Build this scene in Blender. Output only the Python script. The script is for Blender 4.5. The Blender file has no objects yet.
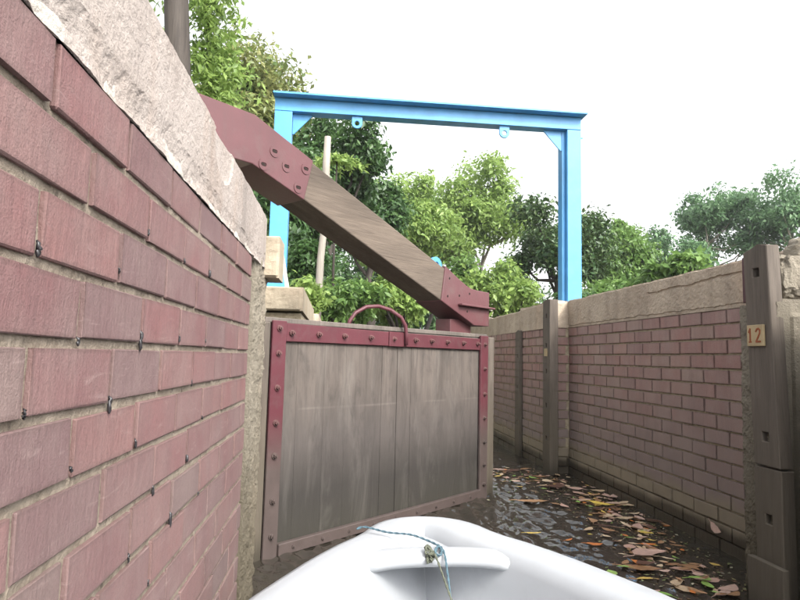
import bpy, bmesh, math, random
import numpy as np
from mathutils import Vector, Matrix, noise
random.seed(7); rng = np.random.default_rng(11)
scene = bpy.context.scene; COL = scene.collection
R = math.radians

# ------------------------------------------------------------ camera, sky, sun, exposure
cd = bpy.data.cameras.new('camera'); cam = bpy.data.objects.new('camera', cd); COL.objects.link(cam)
cd.sensor_fit = 'HORIZONTAL'; cd.sensor_width = 36.0; cd.lens = 27.0
cd.clip_start = 0.02; cd.clip_end = 1500
r_, u_, b_ = Vector((.9940, -.1070, .0240)), Vector((-.0340, -.0920, .9950)), Vector((-.1040, -.9900, -.0950))
b_.normalize(); r_ = u_.cross(b_).normalized(); u_ = b_.cross(r_)
cam.matrix_world = Matrix(((r_.x, u_.x, b_.x, 0), (r_.y, u_.y, b_.y, 0), (r_.z, u_.z, b_.z, .86), (0, 0, 0, 1)))
scene.camera = cam

SUN_EL, SUN_DIR = 42.0, Vector((.50, -.87, 0)).normalized()      # the light comes from behind and to the right
world = bpy.data.worlds.new('World'); scene.world = world; world.use_nodes = True
wn = world.node_tree; wn.nodes.clear()
sky = wn.nodes.new('ShaderNodeTexSky'); sky.sky_type = 'NISHITA'; sky.sun_disc = False
sky.sun_elevation = R(SUN_EL); sky.sun_rotation = math.atan2(SUN_DIR.x, SUN_DIR.y)
sky.air_density = 1.0; sky.dust_density = 5.0; sky.ozone_density = 1.0
hs = wn.nodes.new('ShaderNodeHueSaturation'); hs.inputs['Saturation'].default_value = .10
hs.inputs['Value'].default_value = 1.55
bg = wn.nodes.new('ShaderNodeBackground'); bg.inputs['Strength'].default_value = .15
wo = wn.nodes.new('ShaderNodeOutputWorld')
wn.links.new(sky.outputs[0], hs.inputs['Color']); wn.links.new(hs.outputs[0], bg.inputs['Color'])
wn.links.new(bg.outputs[0], wo.inputs['Surface'])
sl = bpy.data.lights.new('sun', 'SUN'); sl.energy = 1.35; sl.angle = R(10); sl.color = (1, .94, .84)
so = bpy.data.objects.new('sun', sl); COL.objects.link(so)
sdir = Vector((SUN_DIR.x*math.cos(R(SUN_EL)), SUN_DIR.y*math.cos(R(SUN_EL)), math.sin(R(SUN_EL))))
so.rotation_euler = sdir.to_track_quat('Z', 'Y').to_euler(); so.location = sdir*30
vs = scene.view_settings
vs.view_transform = 'Standard'; vs.look = 'None'; vs.exposure = 1.12; vs.gamma = 1; vs.use_curve_mapping = False
scene.cycles.max_bounces = 8; scene.cycles.transparent_max_bounces = 8

LB, HB, PB, CB = .1860, .0615, .195, .0715           # brick length and height, bond pitch, course pitch
# ------------------------------------------------------------ node helpers
class NT:
    def __init__(s, name):
        s.m = bpy.data.materials.new(name); s.m.use_nodes = True
        s.t = s.m.node_tree; s.t.nodes.clear()
        s.out = s.n('ShaderNodeOutputMaterial'); s.b = s.n('ShaderNodeBsdfPrincipled')
        s.l(s.b.outputs[0], s.out.inputs['Surface'])
        s.pos = s.n('ShaderNodeNewGeometry').outputs['Position']
    def n(s, t, **k):
        o = s.t.nodes.new(t)
        for a, v in k.items(): setattr(o, a, v)
        return o
    def l(s, a, b): s.t.links.new(a, b)
    def val(s, sock, v):
        if hasattr(v, 'is_output'): s.l(v, sock)
        else: sock.default_value = v
    def noise(s, scale, detail=4, rough=.55, stretch=None, vec=None, dist=0):
        v = vec or s.pos
        if stretch:
            mp = s.n('ShaderNodeMapping'); mp.inputs['Scale'].default_value = stretch; s.l(v, mp.inputs['Vector']); v = mp.outputs[0]
        o = s.n('ShaderNodeTexNoise'); s.l(v, o.inputs['Vector'])
        o.inputs['Scale'].default_value = scale; o.inputs['Detail'].default_value = detail
        o.inputs['Roughness'].default_value = rough; o.inputs['Distortion'].default_value = dist
        return o.outputs['Fac']
    def ramp(s, fac, stops):
        o = s.n('ShaderNodeValToRGB'); s.l(fac, o.inputs['Fac'])
        cr = o.color_ramp
        while len(cr.elements) < len(stops): cr.elements.new(.5)
        for e, (p, c) in zip(cr.elements, stops):
            e.position = p; e.color = (c, c, c, 1) if isinstance(c, (int, float)) else (*c, 1)
        return o.outputs['Color']
    def mix(s, fac, a, b, mode='MIX'):
        o = s.n('ShaderNodeMix', data_type='RGBA', blend_type=mode)
        s.val(o.inputs[0], fac)
        for i, v in ((6, a), (7, b)):
            if isinstance(v, tuple): v = (*v, 1) if len(v) == 3 else v
            s.val(o.inputs[i], v)
        return o.outputs[2]
    def math(s, op, a, b=0.0, clamp=False):
        o = s.n('ShaderNodeMath', operation=op); o.use_clamp = clamp
        s.val(o.inputs[0], a); s.val(o.inputs[1], b); return o.outputs[0]
    def z(s):
        o = s.n('ShaderNodeSeparateXYZ'); s.l(s.pos, o.inputs[0]); return o.outputs['Z']
    def maprange(s, v, a, b, c=0.0, d=1.0):
        o = s.n('ShaderNodeMapRange'); s.l(v, o.inputs[0])
        for i, q in zip((1, 2, 3, 4), (a, b, c, d)): o.inputs[i].default_value = q
        return o.outputs[0]
    def height(s, a, b, wob=.06, scale=5):     # 0 below a, 1 above b, the line wandering
        w = s.math('MULTIPLY', s.math('SUBTRACT', s.noise(scale, 4), .5), wob*2)
        return s.maprange(s.math('ADD', s.z(), w), a, b)
    def bump(s, h, strength=.4, dist=.01):
        o = s.n('ShaderNodeBump'); o.inputs['Strength'].default_value = strength; o.inputs['Distance'].default_value = dist
        s.l(h, o.inputs['Height']); s.l(o.outputs[0], s.b.inputs['Normal'])
    def done(s, color, rough=.8, spec=.4, metal=0):
        s.val(s.b.inputs['Base Color'], (*color, 1) if isinstance(color, tuple) else color)
        s.val(s.b.inputs['Roughness'], rough); s.val(s.b.inputs['Specular IOR Level'], spec); s.b.inputs['Metallic'].default_value = metal
        return s.m
M = {}

def mat_brick(name, tide, pal, dust, silt_amt=.85):
    t = NT(name)
    oi = t.n('ShaderNodeObjectInfo').outputs['Random']
    base = t.ramp(oi, pal)
    blot = t.ramp(t.noise(9, 5, .6), [(.3, 0.0), (.72, 1.0)])
    c = t.mix(t.math('MULTIPLY', blot, .6), base, dust)
    streak = t.ramp(t.noise(14, 4, .6, (1, 1, .12)), [(.42, 0.0), (.75, 1.0)])
    c = t.mix(t.math('MULTIPLY', streak, .40), c, (.13, .075, .078))
    # grime scatter
    dirt = t.ramp(t.noise(120, 3, .7), [(.55, 0.0), (.8, 1.0)])
    c = t.mix(t.math('MULTIPLY', dirt, .35), c, (.07, .05, .045))
    tc = t.n('ShaderNodeTexCoord').outputs['Object']; sx = t.n('ShaderNodeSeparateXYZ'); t.l(tc, sx.inputs[0])
    ex = t.maprange(t.math('ABSOLUTE', sx.outputs['X']), LB/2-.008, LB/2); ez = t.maprange(t.math('ABSOLUTE', sx.outputs['Z']), HB/2-.006, HB/2)
    rim = t.math('MULTIPLY', t.math('MAXIMUM', ex, ez), t.noise(45, 4, .65))
    c = t.mix(t.math('MULTIPLY', rim, .9, True), c, (.085, .055, .048))
    gr = t.ramp(t.noise(260, 4, .75), [(.35, 0.0), (.65, 1.0)])
    c = t.mix(t.math('MULTIPLY', gr, .30), c, (.10, .055, .052))
    scr = t.ramp(t.noise(34, 5, .7, (.25, .25, 1.6), None, 1.2), [(.60, 0.0), (.72, 1.0)])
    c = t.mix(t.math('MULTIPLY', scr, .35), c, (.33, .25, .235))
    # tide marks: silt-grey band, then olive, then the wet foot
    k = t.height(tide[0], tide[1], .07, 4)
    silt = t.mix(t.noise(7, 4), (.26, .21, .19), (.165, .135, .125))
    c = t.mix(t.math('MULTIPLY', t.math('SUBTRACT', 1.0, k), silt_amt), c, silt)
    k2 = t.height(tide[2], tide[2]+.06, .05, 5)
    oliv = t.mix(t.noise(11, 4), (.27, .23, .16), (.185, .155, .11))
    c = t.mix(t.math('MULTIPLY', t.math('SUBTRACT', 1.0, k2), .85), c, oliv)
    k3 = t.height(tide[3], tide[3]+.035, .02, 8)
    c = t.mix(t.math('MULTIPLY', t.math('SUBTRACT', 1.0, k3), .9), c, (.045, .036, .026))
    ro = t.mix(k3, (.35,)*3, (.72,)*3)
    h = t.math('ADD', t.noise(90, 5, .65, (1, 1, .25)), t.math('MULTIPLY', t.noise(22, 3), .8))
    t.bump(t.math('ADD', h, t.math('MULTIPLY', t.noise(420, 2, .6), .35)), .5, .004)
    return t.done(c, ro, .35)
M['brick_right'] = mat_brick('brick', (.28, .86, .19, .085), [(0, (.28, .155, .138)), (.3, (.325, .172, .150)), (.55, (.27, .165, .152)), (.8, (.34, .195, .165)), (1, (.31, .215, .18))], (.36, .285, .25))  # palette lightened and warmed to make up for the sun this wall misses
M['brick_left'] = mat_brick('brick_close', (.02, .85, .12, .03), [(0, (.175, .088, .089)), (.25, (.215, .098, .097)), (.45, (.155, .094, .096)), (.6, (.230, .108, .102)), (.8, (.185, .090, .090)), (.92, (.145, .094, .098)), (1, (.215, .155, .132))], (.245, .185, .17), .40)

def mat_mortar(name, a, b):
    t = NT(name)
    c = t.mix(t.ramp(t.noise(30, 5, .65), [(.3, 0.0), (.7, 1.0)]), a, b)
    spots = t.ramp(t.noise(60, 3), [(.62, 0.0), (.7, 1.0)])
    c = t.mix(t.math('MULTIPLY', spots, .55), c, (.06, .05, .045))
    k3 = t.height(.10, .16, .03, 6)
    c = t.mix(k3, (.05, .042, .03), c)
    t.bump(t.noise(140, 5, .7), .7, .006)
    return t.done(c, .92, .2)
M['mortar_left'] = mat_mortar('mortar', (.30, .255, .205), (.19, .155, .12))
M['mortar_right'] = mat_mortar('mortar_dark', (.46, .39, .28), (.27, .225, .155))

def mat_conc(name, a, b, grain=55, bumpd=.01, rust=.25, tide=None, streak=.5):
    t = NT(name)
    c = t.mix(t.ramp(t.noise(4.5, 6, .62), [(.3, 0.0), (.7, 1.0)]), a, b)
    s = t.ramp(t.noise(9, 4, .6, (1, 1, .1)), [(.45, 0.0), (.8, 1.0)])
    c = t.mix(t.math('MULTIPLY', s, streak), c, tuple(x*.5 for x in b))
    r = t.ramp(t.noise(3.1, 4, .6, (1, 1, .35)), [(.55, 0.0), (.75, 1.0)])
    c = t.mix(t.math('MULTIPLY', r, rust), c, (.34, .20, .12))
    g = t.ramp(t.noise(grain*2.5, 3, .7), [(.56, 0.0), (.72, 1.0)])
    c = t.mix(t.math('MULTIPLY', g, .35), c, tuple(x*.45 for x in b))
    if tide:
        k = t.height(tide, tide+.5, .08, 4)
        c = t.mix(t.math('MULTIPLY', t.math('SUBTRACT', 1.0, k), .75), c, (.105, .088, .058))
        k3 = t.height(.05, .10, .02, 8)
        c = t.mix(k3, (.045, .038, .025), c)
    t.bump(t.math('ADD', t.noise(grain, 6, .7), t.math('MULTIPLY', t.noise(9, 3), .6)), .8, bumpd)
    return t.done(c, .9, .25)
M['coping_left'] = mat_conc('concrete_pink_grey', (.46, .405, .37), (.36, .305, .27), 75, .009, .45, None, .7)
M['coping_right'] = mat_conc('concrete_tan', (.47, .39, .305), (.36, .29, .225), 60, .008, .35, None, .55)
M['rough'] = mat_conc('roughcast', (.30, .265, .21), (.20, .175, .135), 130, .016, .1, .25, .3)
M['block'] = mat_conc('concrete_block', (.42, .36, .27), (.33, .27, .20), 60, .006, .3, None, .35)
M['flake'] = mat_conc('lime_mortar', (.60, .56, .50), (.46, .41, .36), 80, .01, .1, None, .2)

def mat_wood(name, a, b, axis, dark=.4, tide=None, scum=None):
    st = {'x': (.06, 1, 1), 'y': (1, .06, 1), 'z': (1, 1, .06)}[axis]
    t = NT(name)
    tc = t.n('ShaderNodeTexCoord').outputs['Object']
    g = t.noise(38, 6, .65, st, tc, .6)
    c = t.mix(t.ramp(g, [(.3, 0.0), (.7, 1.0)]), a, b)
    oi = t.n('ShaderNodeObjectInfo').outputs['Random']
    c = t.mix(t.math('MULTIPLY', oi, .28), c, tuple(x*.68 for x in a))
    bl = t.ramp(t.noise(5, 5, .62, tuple(min(1, x*4) for x in st), tc), [(.42, 0.0), (.72, 1.0)])
    c = t.mix(t.math('MULTIPLY', bl, dark), c, tuple(x*.38 for x in b))
    fine = t.ramp(t.noise(150, 4, .7, st, tc), [(.5, 0.0), (.75, 1.0)])
    c = t.mix(t.math('MULTIPLY', fine, .4), c, tuple(x*.45 for x in b))
    ro = .75
    if tide:
        for lo, hi, colr, amt in tide:
            k = t.height(lo, hi, .025, 6)
            c = t.mix(t.math('MULTIPLY', t.math('SUBTRACT', 1.0, k), amt), c, colr)
    if scum:
        for zl, amt in scum:
            d = t.math('ABSOLUTE', t.math('SUBTRACT', t.math('ADD', t.z(), t.math('MULTIPLY', t.noise(3, 3), .010)), zl+.005))
            ln = t.math('MULTIPLY', t.maprange(d, .0075, .001), t.ramp(t.noise(4, 4, .6), [(.42, 0.0), (.6, 1.0)]))
            c = t.mix(t.math('MULTIPLY', ln, amt), c, (.34, .30, .26))
        lt = t.ramp(t.noise(7, 5, .7, (1, 1, .22), None, .6), [(.50, 0.0), (.78, 1.0)])
        c = t.mix(t.math('MULTIPLY', lt, .30), c, (.22, .20, .18))
        dk_ = t.ramp(t.noise(12, 6, .7, (1, 1, .30), None, 1.0), [(.50, 0.0), (.70, 1.0)])
        c = t.mix(t.math('MULTIPLY', dk_, .55), c, (.035, .030, .028))
    t.bump(t.math('ADD', g, t.math('MULTIPLY', t.noise(160, 4, .6, st, tc), .5)), .55, .006)
    return t.done(c, ro, .3)
M['board'] = mat_wood('gate_board', (.145, .120, .104), (.095, .080, .070), 'z', .75, [(.48, .72, (.070, .061, .057), .75), (.24, .46, (.026, .024, .021), .8), (.02, .22, (.040, .037, .029), .8)], [(.615, .12)])
M['beam_wood'] = mat_wood('beam_wood', (.15, .118, .092), (.095, .074, .058), 'x', .7)
M['post_wood'] = mat_wood('post_wood', (.145, .120, .098), (.080, .065, .054), 'z', .5, [(.35, .75, (.10, .085, .06), .55), (.02, .12, (.04, .034, .024), .8)])
M['heel_wood'] = mat_wood('heel_wood', (.17, .145, .125), (.10, .085, .075), 'z', .5, [(.02, .2, (.06, .055, .042), .7)])
M['bark'] = mat_wood('bark', (.075, .062, .052), (.035, .029, .025), 'z', .5)
M['bark_pale'] = mat_wood('bark_pale', (.42, .38, .32), (.26, .23, .20), 'z', .3)
M['grey_pole'] = mat_wood('weathered_pole', (.40, .36, .31), (.26, .235, .20), 'z', .4)

def mat_paint(name, colr, worn, fade=None, rough=.45, wornamt=.5, scale=16):
    t = NT(name)
    v = t.ramp(t.noise(5, 4), [(.3, 0.0), (.7, 1.0)])
    c = t.mix(v, colr, tuple(x*.78 for x in colr))
    w = t.ramp(t.noise(scale, 6, .68), [(.52, 0.0), (.72, 1.0)])
    c = t.mix(t.math('MULTIPLY', w, wornamt), c, worn)
    st = t.ramp(t.noise(24, 4, .6, (1, 1, .08)), [(.5, 0.0), (.8, 1.0)])
    c = t.mix(t.math('MULTIPLY', st, wornamt*.6), c, tuple(x*.6 for x in worn))
    if fade:
        k = t.height(fade[0], fade[1], .05, 5)
        c = t.mix(t.math('MULTIPLY', t.math('SUBTRACT', 1.0, k), .93), c, t.mix(t.noise(20, 5), (.095, .075, .068), (.055, .044, .039)))
    t.bump(t.noise(60, 5, .6), .18, .004)
    return t.done(c, rough, .45)
M['maroon'] = mat_paint('maroon_paint', (.095, .024, .032), (.095, .055, .055), (.36, .60), .5)
M['maroon_beam'] = mat_paint('maroon_shoe_paint', (.110, .042, .046), (.105, .066, .062), None, .45, .6, 9)
M['blue'] = mat_paint('blue_paint', (.085, .325, .64), (.11, .33, .58), None, .38, .25)
M['bolt'] = mat_paint('bolt_steel', (.13, .06, .06), (.09, .07, .06), (.40, .62), .5)
M['rust_steel'] = mat_paint('rusty_steel', (.10, .045, .05), (.06, .03, .025), None, .7)
def plain(name, c, rough=.6, spec=.4, nscale=30, amt=.3, bmp=.2, dist=.004):
    t = NT(name)
    cc = t.mix(t.math('MULTIPLY', t.ramp(t.noise(nscale, 5, .6), [(.35, 0.0), (.7, 1.0)]), amt), c, tuple(x*.55 for x in c))
    t.bump(t.noise(nscale*2, 4), bmp, dist)
    return t.done(cc, rough, spec)
M['hole_shade'] = plain('slot_shade', (.03, .022, .02), .9, .1)  # near-black colour standing in for the shade inside slots and holes
M['tar'] = plain('black_tar', (.022, .02, .022), .35, .5, 60)
M['tile'] = plain('cream_tile', (.40, .31, .18), .5, .4, 18, .6)
M['rust_red'] = plain('rust_red', (.24, .065, .025), .7, .3, 40, .4)
M['white_wood'] = plain('white_wood', (.62, .60, .56), .6, .3)
M['rope'] = plain('blue_green_rope', (.10, .165, .20), .85, .2, 180, .5, .8)
M['rope_knot'] = plain('olive_rope', (.13, .14, .105), .9, .2, 150, .5, .8)

def mat_boat():
    t = NT('white_gelcoat')
    sc = t.ramp(t.noise(14, 6, .68), [(.52, 0.0), (.75, 1.0)])
    c = t.mix(t.math('MULTIPLY', sc, .35), (.35, .365, .385), (.27, .28, .29))
    sp = t.ramp(t.noise(75, 3, .6), [(.68, 0.0), (.74, 1.0)])
    c = t.mix(t.math('MULTIPLY', sp, .45), c, (.40, .38, .35))
    k = t.height(.03, .09, .02, 8)
    c = t.mix(k, (.25, .23, .17), c)
    t.bump(t.noise(9, 5, .5), .12, .01)
    return t.done(c, .42, .4)
M['boat'] = mat_boat()

def mat_water():
    t = NT('murky_water')
    c = t.mix(t.noise(2.2, 4), (.026, .022, .017), (.040, .035, .028))
    w1 = t.noise(16, 3, .5, (1, .55, 1), None, .8)
    w2 = t.noise(48, 2, .5, (1, .6, 1), None, .5)
    h = t.math('ADD', w1, t.math('MULTIPLY', w2, .32))
    t.bump(h, .28, .02)
    t.b.inputs['IOR'].default_value = 1.5
    return t.done(c, .03, 1.0)
M['water'] = mat_water()

def mat_ground():
    t = NT('earth_and_grass')
    c = t.mix(t.ramp(t.noise(1.3, 6, .65), [(.35, 0.0), (.65, 1.0)]), (.075, .095, .03), (.13, .095, .06))
    t.bump(t.noise(30, 6, .7), .8, .04)
    return t.done(c, .95, .15)
M['ground'] = mat_ground()

def mat_leaf(name, stops, trans=.3, rough=.38, tree_noise=.6, spec=.35):
    t = NT(name)
    ri = t.n('ShaderNodeNewGeometry').outputs['Random Per Island']
    c = t.ramp(ri, stops)
    nz = t.ramp(t.noise(tree_noise*3, 3), [(.35, 0.0), (.68, 1.0)])
    c = t.mix(t.math('MULTIPLY', nz, .5), c, stops[-1][1], 'MIX')
    t.done(c, rough, spec)
    tr = t.n('ShaderNodeBsdfTranslucent')
    t.l(t.mix(.5, c, tuple(min(1, x*1.25) for x in stops[-1][1])), tr.inputs['Color'])
    mx = t.n('ShaderNodeMixShader'); mx.inputs[0].default_value = trans
    t.l(t.b.outputs[0], mx.inputs[1]); t.l(tr.outputs[0], mx.inputs[2]); t.l(mx.outputs[0], t.out.inputs['Surface'])
    return t.m

def mat_dead(name, c1, c2, rough=.33):
    t = NT(name)
    oi = t.n('ShaderNodeObjectInfo').outputs['Random']
    c = t.mix(oi, c1, c2)
    c = t.mix(t.math('MULTIPLY', t.ramp(t.noise(60, 4, .6), [(.4, 0.0), (.7, 1.0)]), .45), c, tuple(x*.45 for x in c2))
    t.bump(t.noise(120, 4), .3, .004)
    return t.done(c, rough, .4)

# ------------------------------------------------------------ mesh helpers
def wloc(o):
    v = Vector((0, 0, 0))
    while o is not None: v = v + o.location; o = o.parent
    return v
class MB:
    def __init__(s): s.v = []; s.f = []
    def add(s, vs_, fs):
        k = len(s.v); s.v += [tuple(v) for v in vs_]; s.f += [tuple(i+k for i in f) for f in fs]; return s
    def box(s, x0, x1, y0, y1, z0, z1):
        return s.add([(x0, y0, z0), (x1, y0, z0), (x1, y1, z0), (x0, y1, z0), (x0, y0, z1), (x1, y0, z1), (x1, y1, z1), (x0, y1, z1)],
                     [(0, 3, 2, 1), (4, 5, 6, 7), (0, 1, 5, 4), (1, 2, 6, 5), (2, 3, 7, 6), (3, 0, 4, 7)])
    def prism(s, poly, y0, y1):          # poly in (x,z), extruded along y
        n = len(poly); a = sum(poly[i][0]*poly[(i+1) % n][1]-poly[(i+1) % n][0]*poly[i][1] for i in range(n))
        if a < 0: poly = poly[::-1]
        vs_ = [(p[0], y0, p[1]) for p in poly]+[(p[0], y1, p[1]) for p in poly]
        fs = [tuple(range(n)), tuple(range(2*n-1, n-1, -1))]+[(i, i+n, (i+1) % n+n, (i+1) % n) for i in range(n)]
        return s.add(vs_, fs)
    def tube(s, pts, rad, n=8, cap=True):
        pts = [Vector(p) for p in pts]; rad = rad if isinstance(rad, (list, tuple)) else [rad]*len(pts)
        up = Vector((.13, .27, .95)).normalized(); vs_ = []; fs = []
        for i, p in enumerate(pts):
            t = (pts[min(i+1, len(pts)-1)]-pts[max(i-1, 0)]).normalized()
            a = t.cross(up)
            if a.length < .05: a = t.cross(Vector((1, 0, 0)))
            a.normalize(); b = t.cross(a)
            for k in range(n):
                q = 2*math.pi*k/n; vs_.append(p+(a*math.cos(q)+b*math.sin(q))*rad[i])
        for i in range(len(pts)-1):
            for k in range(n):
                fs.append((i*n+k, i*n+(k+1) % n, (i+1)*n+(k+1) % n, (i+1)*n+k))
        if cap: fs += [tuple(range(n-1, -1, -1)), tuple((len(pts)-1)*n+k for k in range(n))]
        return s.add(vs_, fs)
    def build(s, name, mat, parent=None, local=False, bevel=0, smooth=False, seg=2):
        me = bpy.data.meshes.new(name)
        off = Vector((0, 0, 0)) if (local or parent is None) else wloc(parent)
        me.from_pydata([(v[0]-off.x, v[1]-off.y, v[2]-off.z) for v in s.v], [], s.f)
        bm = bmesh.new(); bm.from_mesh(me); bmesh.ops.recalc_face_normals(bm, faces=bm.faces)
        if bevel:
            ed = [e for e in bm.edges if e.is_manifold and e.calc_face_angle(0) > R(25)]
            bmesh.ops.bevel(bm, geom=ed, offset=bevel, segments=seg, profile=.5, affect='EDGES', clamp_overlap=True)
        bm.to_mesh(me); bm.free()
        if smooth: me.polygons.foreach_set('use_smooth', [True]*len(me.polygons))
        me.materials.append(M[mat] if isinstance(mat, str) else mat)
        o = bpy.data.objects.new(name, me); COL.objects.link(o)
        if parent: o.parent = parent
        return o
def tag(o, label=None, cat=None, group=None, kind=None):
    for k, v in (('label', label), ('category', cat), ('group', group), ('kind', kind)):
        if v: o[k] = v
    return o
def empty(name, loc, label, cat, group=None, rz=0):
    o = bpy.data.objects.new(name, None); COL.objects.link(o); o.location = loc; o.rotation_euler.z = rz
    o.empty_display_size = .1
    return tag(o, label, cat, group)
def fb(p, s=1.0, o=4): return noise.fractal(Vector(p)*s, .9, 2.0, o)

def slab_face(name, mat, parent, o, ua, va, nrm, nu, nv, thick, disp):
    """a rough slab: displaced front grid with real thickness (o corner, ua/va edge vectors, nrm outward)."""
    o, ua, va, nrm = Vector(o), Vector(ua), Vector(va), Vector(nrm)
    m = MB(); vs_ = []; fs = []
    for j in range(nv+1):
        for i in range(nu+1):
            a, b = i/nu, j/nv
            p = o+ua*a+va*b
            d = disp(p, a, b)
            if isinstance(d, tuple): p = p+nrm*d[0]+va.normalized()*d[1]
            else: p = p+nrm*d
            vs_.append(p)
    w = nu+1
    for j in range(nv):
        for i in range(nu): fs.append((j*w+i, j*w+i+1, (j+1)*w+i+1, (j+1)*w+i))
    base = len(vs_)
    ring = [i for i in range(w)]+[j*w+nu for j in range(1, nv+1)]+[nv*w+i for i in range(nu-1, -1, -1)]+[j*w for j in range(nv-1, 0, -1)]
    for r in ring:
        p = vs_[r]; vs_.append(p-nrm*(thick+(p-o).dot(nrm)))
    n = len(ring)
    for k in range(n): fs.append((ring[k], base+k, base+(k+1) % n, ring[(k+1) % n]))
    fs.append(tuple(base+k for k in range(n)))
    m.add(vs_, fs)
    return m.build(name, mat, parent)

# ------------------------------------------------------------ ground, water
g = MB(); zb = 1.26
XL, XR = -1.0, 2.35
for (x0, x1, y0, y1) in ((-400, XL, -400, 900), (XR, 400, -400, 900), (XL, XR, 45, 900), (XL, XR, -400, -30)):
    g.add([(x0, y0, zb), (x1, y0, zb), (x1, y1, zb), (x0, y1, zb)], [(0, 1, 2, 3)])
g.add([(XL, -30, zb), (XL, 45, zb), (XL, 45, -1.2), (XL, -30, -1.2)], [(0, 1, 2, 3)])
g.add([(XR, -30, zb), (XR, 45, zb), (XR, 45, -1.2), (XR, -30, -1.2)], [(0, 1, 2, 3)])
g.add([(XL, 45, zb), (XR, 45, zb), (XR, 45, -1.2), (XL, 45, -1.2)], [(0, 1, 2, 3)])
g.add([(XL, -30, zb), (XR, -30, zb), (XR, -30, -1.2), (XL, -30, -1.2)], [(0, 1, 2, 3)])
g.add([(XL, -30, -1.2), (XR, -30, -1.2), (XR, 45, -1.2), (XL, 45, -1.2)], [(0, 1, 2, 3)])
tag(g.build('ground', 'ground'), kind='structure')

def water_mesh():
    xs = np.arange(-.8, 2.3, .009); ys = np.concatenate([np.arange(1.0, 5.6, .009), np.arange(5.6, 45.4, .4)])
    ys = np.concatenate([np.arange(-6, 1.0, .2), ys])
    X, Y = np.meshgrid(xs, ys)
    Z = np.zeros_like(X)
    for _ in range(46):                                   # a choppy little sea of many small wave trains
        ang = rng.normal(.35, .75); L = rng.uniform(.042, .14); k = 2*np.pi/L
        Z += .00130*(L/.08)**1.0*np.sin(k*(X*np.cos(ang)+Y*np.sin(ang))+rng.uniform(0, 6.28)+1.3*np.sin(2.1*X+1.7*Y+rng.uniform(0, 6)))
    damp = 1/(1+np.exp((X-1.30)*6))*.75+.25                 # the raft of leaves calms the right side
    Z *= 1+.6*np.exp(-((X-1.05)/.35)**2-((Y-3.7)/.75)**2)       # the race past the free end of the gate
    Z *= damp*np.clip((8-Y)/3, .15, 1)*.62
    nx, ny = len(xs), len(ys)
    V = np.stack([X, Y, Z], -1).reshape(-1, 3)
    i = np.arange(nx-1); j = np.arange(ny-1); I, J = np.meshgrid(i, j)
    a = (J*nx+I).ravel(); F = np.stack([a, a+1, a+nx+1, a+nx], -1)
    return V, F
def np_mesh(name, V, F, mat, parent=None, smooth=False):
    me = bpy.data.meshes.new(name); n = F.shape[1]
    if parent: V = V-np.array(wloc(parent))
    me.vertices.add(len(V)); me.vertices.foreach_set('co', V.astype(np.float32).ravel())
    me.loops.add(F.size); me.loops.foreach_set('vertex_index', F.astype(np.int32).ravel())
    me.polygons.add(len(F)); me.polygons.foreach_set('loop_start', np.arange(0, F.size, n, dtype=np.int32))
    me.polygons.foreach_set('loop_total', np.full(len(F), n, dtype=np.int32))
    if smooth: me.polygons.foreach_set('use_smooth', np.ones(len(F), dtype=bool))
    me.update(calc_edges=True); me.validate()
    me.materials.append(mat); o = bpy.data.objects.new(name, me); COL.objects.link(o)
    if parent: o.parent = parent
    return o
V, F = water_mesh(); tag(np_mesh('water', V, F, M['water'], None, True), kind='structure')

# ------------------------------------------------------------ bricks
#           brick length and height, bond pitch, course pitch
def brick_mesh(k):
    """brick lying along +x, showing face at y=0, body behind it to y=+.05; centre of the face at the origin"""
    m = MB(); m.box(-LB/2, LB/2, 0, .05, -HB/2, HB/2)
    me = bpy.data.meshes.new('brick'); me.from_pydata(m.v, [], m.f)
    bm = bmesh.new(); bm.from_mesh(me); bmesh.ops.recalc_face_normals(bm, faces=bm.faces)
    bmesh.ops.bevel(bm, geom=list(bm.edges), offset=.0012, segments=1, affect='EDGES')
    rr = random.Random(k)
    for v in bm.verts:
        v.co.x += rr.uniform(-.0012, .0012); v.co.z += rr.uniform(-.0010, .0010); v.co.y += rr.uniform(-.0006, .0006)
    bm.to_mesh(me); bm.free(); return me
BR = {}
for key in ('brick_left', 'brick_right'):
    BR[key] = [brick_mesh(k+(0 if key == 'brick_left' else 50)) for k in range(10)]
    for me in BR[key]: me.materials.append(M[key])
def brick_wall(parent, mat, a, b, ztop, rows, phase, rz, jit=.0016, name='brick'):
    """bricks along the line a->b (xy), running bond, facing the way rz turns -y"""
    a, b = Vector(a), Vector(b); L = (b-a).length; d = (b-a)/L; pl = wloc(parent); joints = []
    for r in range(rows):
        z = ztop-CB*(r+.5); s = -(PB*((r % 2)*.5+phase+random.uniform(-.03, .03)) % PB)
        while s < L-.012:
            s0, s1 = max(s, 0), min(s+LB, L)
            if s1-s0 > .02:
                c = a+d*((s0+s1)/2); e = a+d*s1; joints.append((e.x, e.y, z, r))
                o = bpy.data.objects.new(name, random.choice(BR[mat])); COL.objects.link(o); o.parent = parent
                nx, ny = math.sin(rz), -math.cos(rz); j = random.uniform(-jit, jit)
                o.location = (c.x-pl.x+nx*j, c.y-pl.y+ny*j, z-pl.z+random.uniform(-.0012, .0012))
                o.rotation_euler = (random.uniform(-.006, .006), random.uniform(-.005, .005), rz+random.uniform(-.005, .005))
                o.scale = ((s1-s0)/LB*random.uniform(.985, 1.0), 1, random.uniform(.975, 1.02))
            s += PB
    return joints

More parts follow.
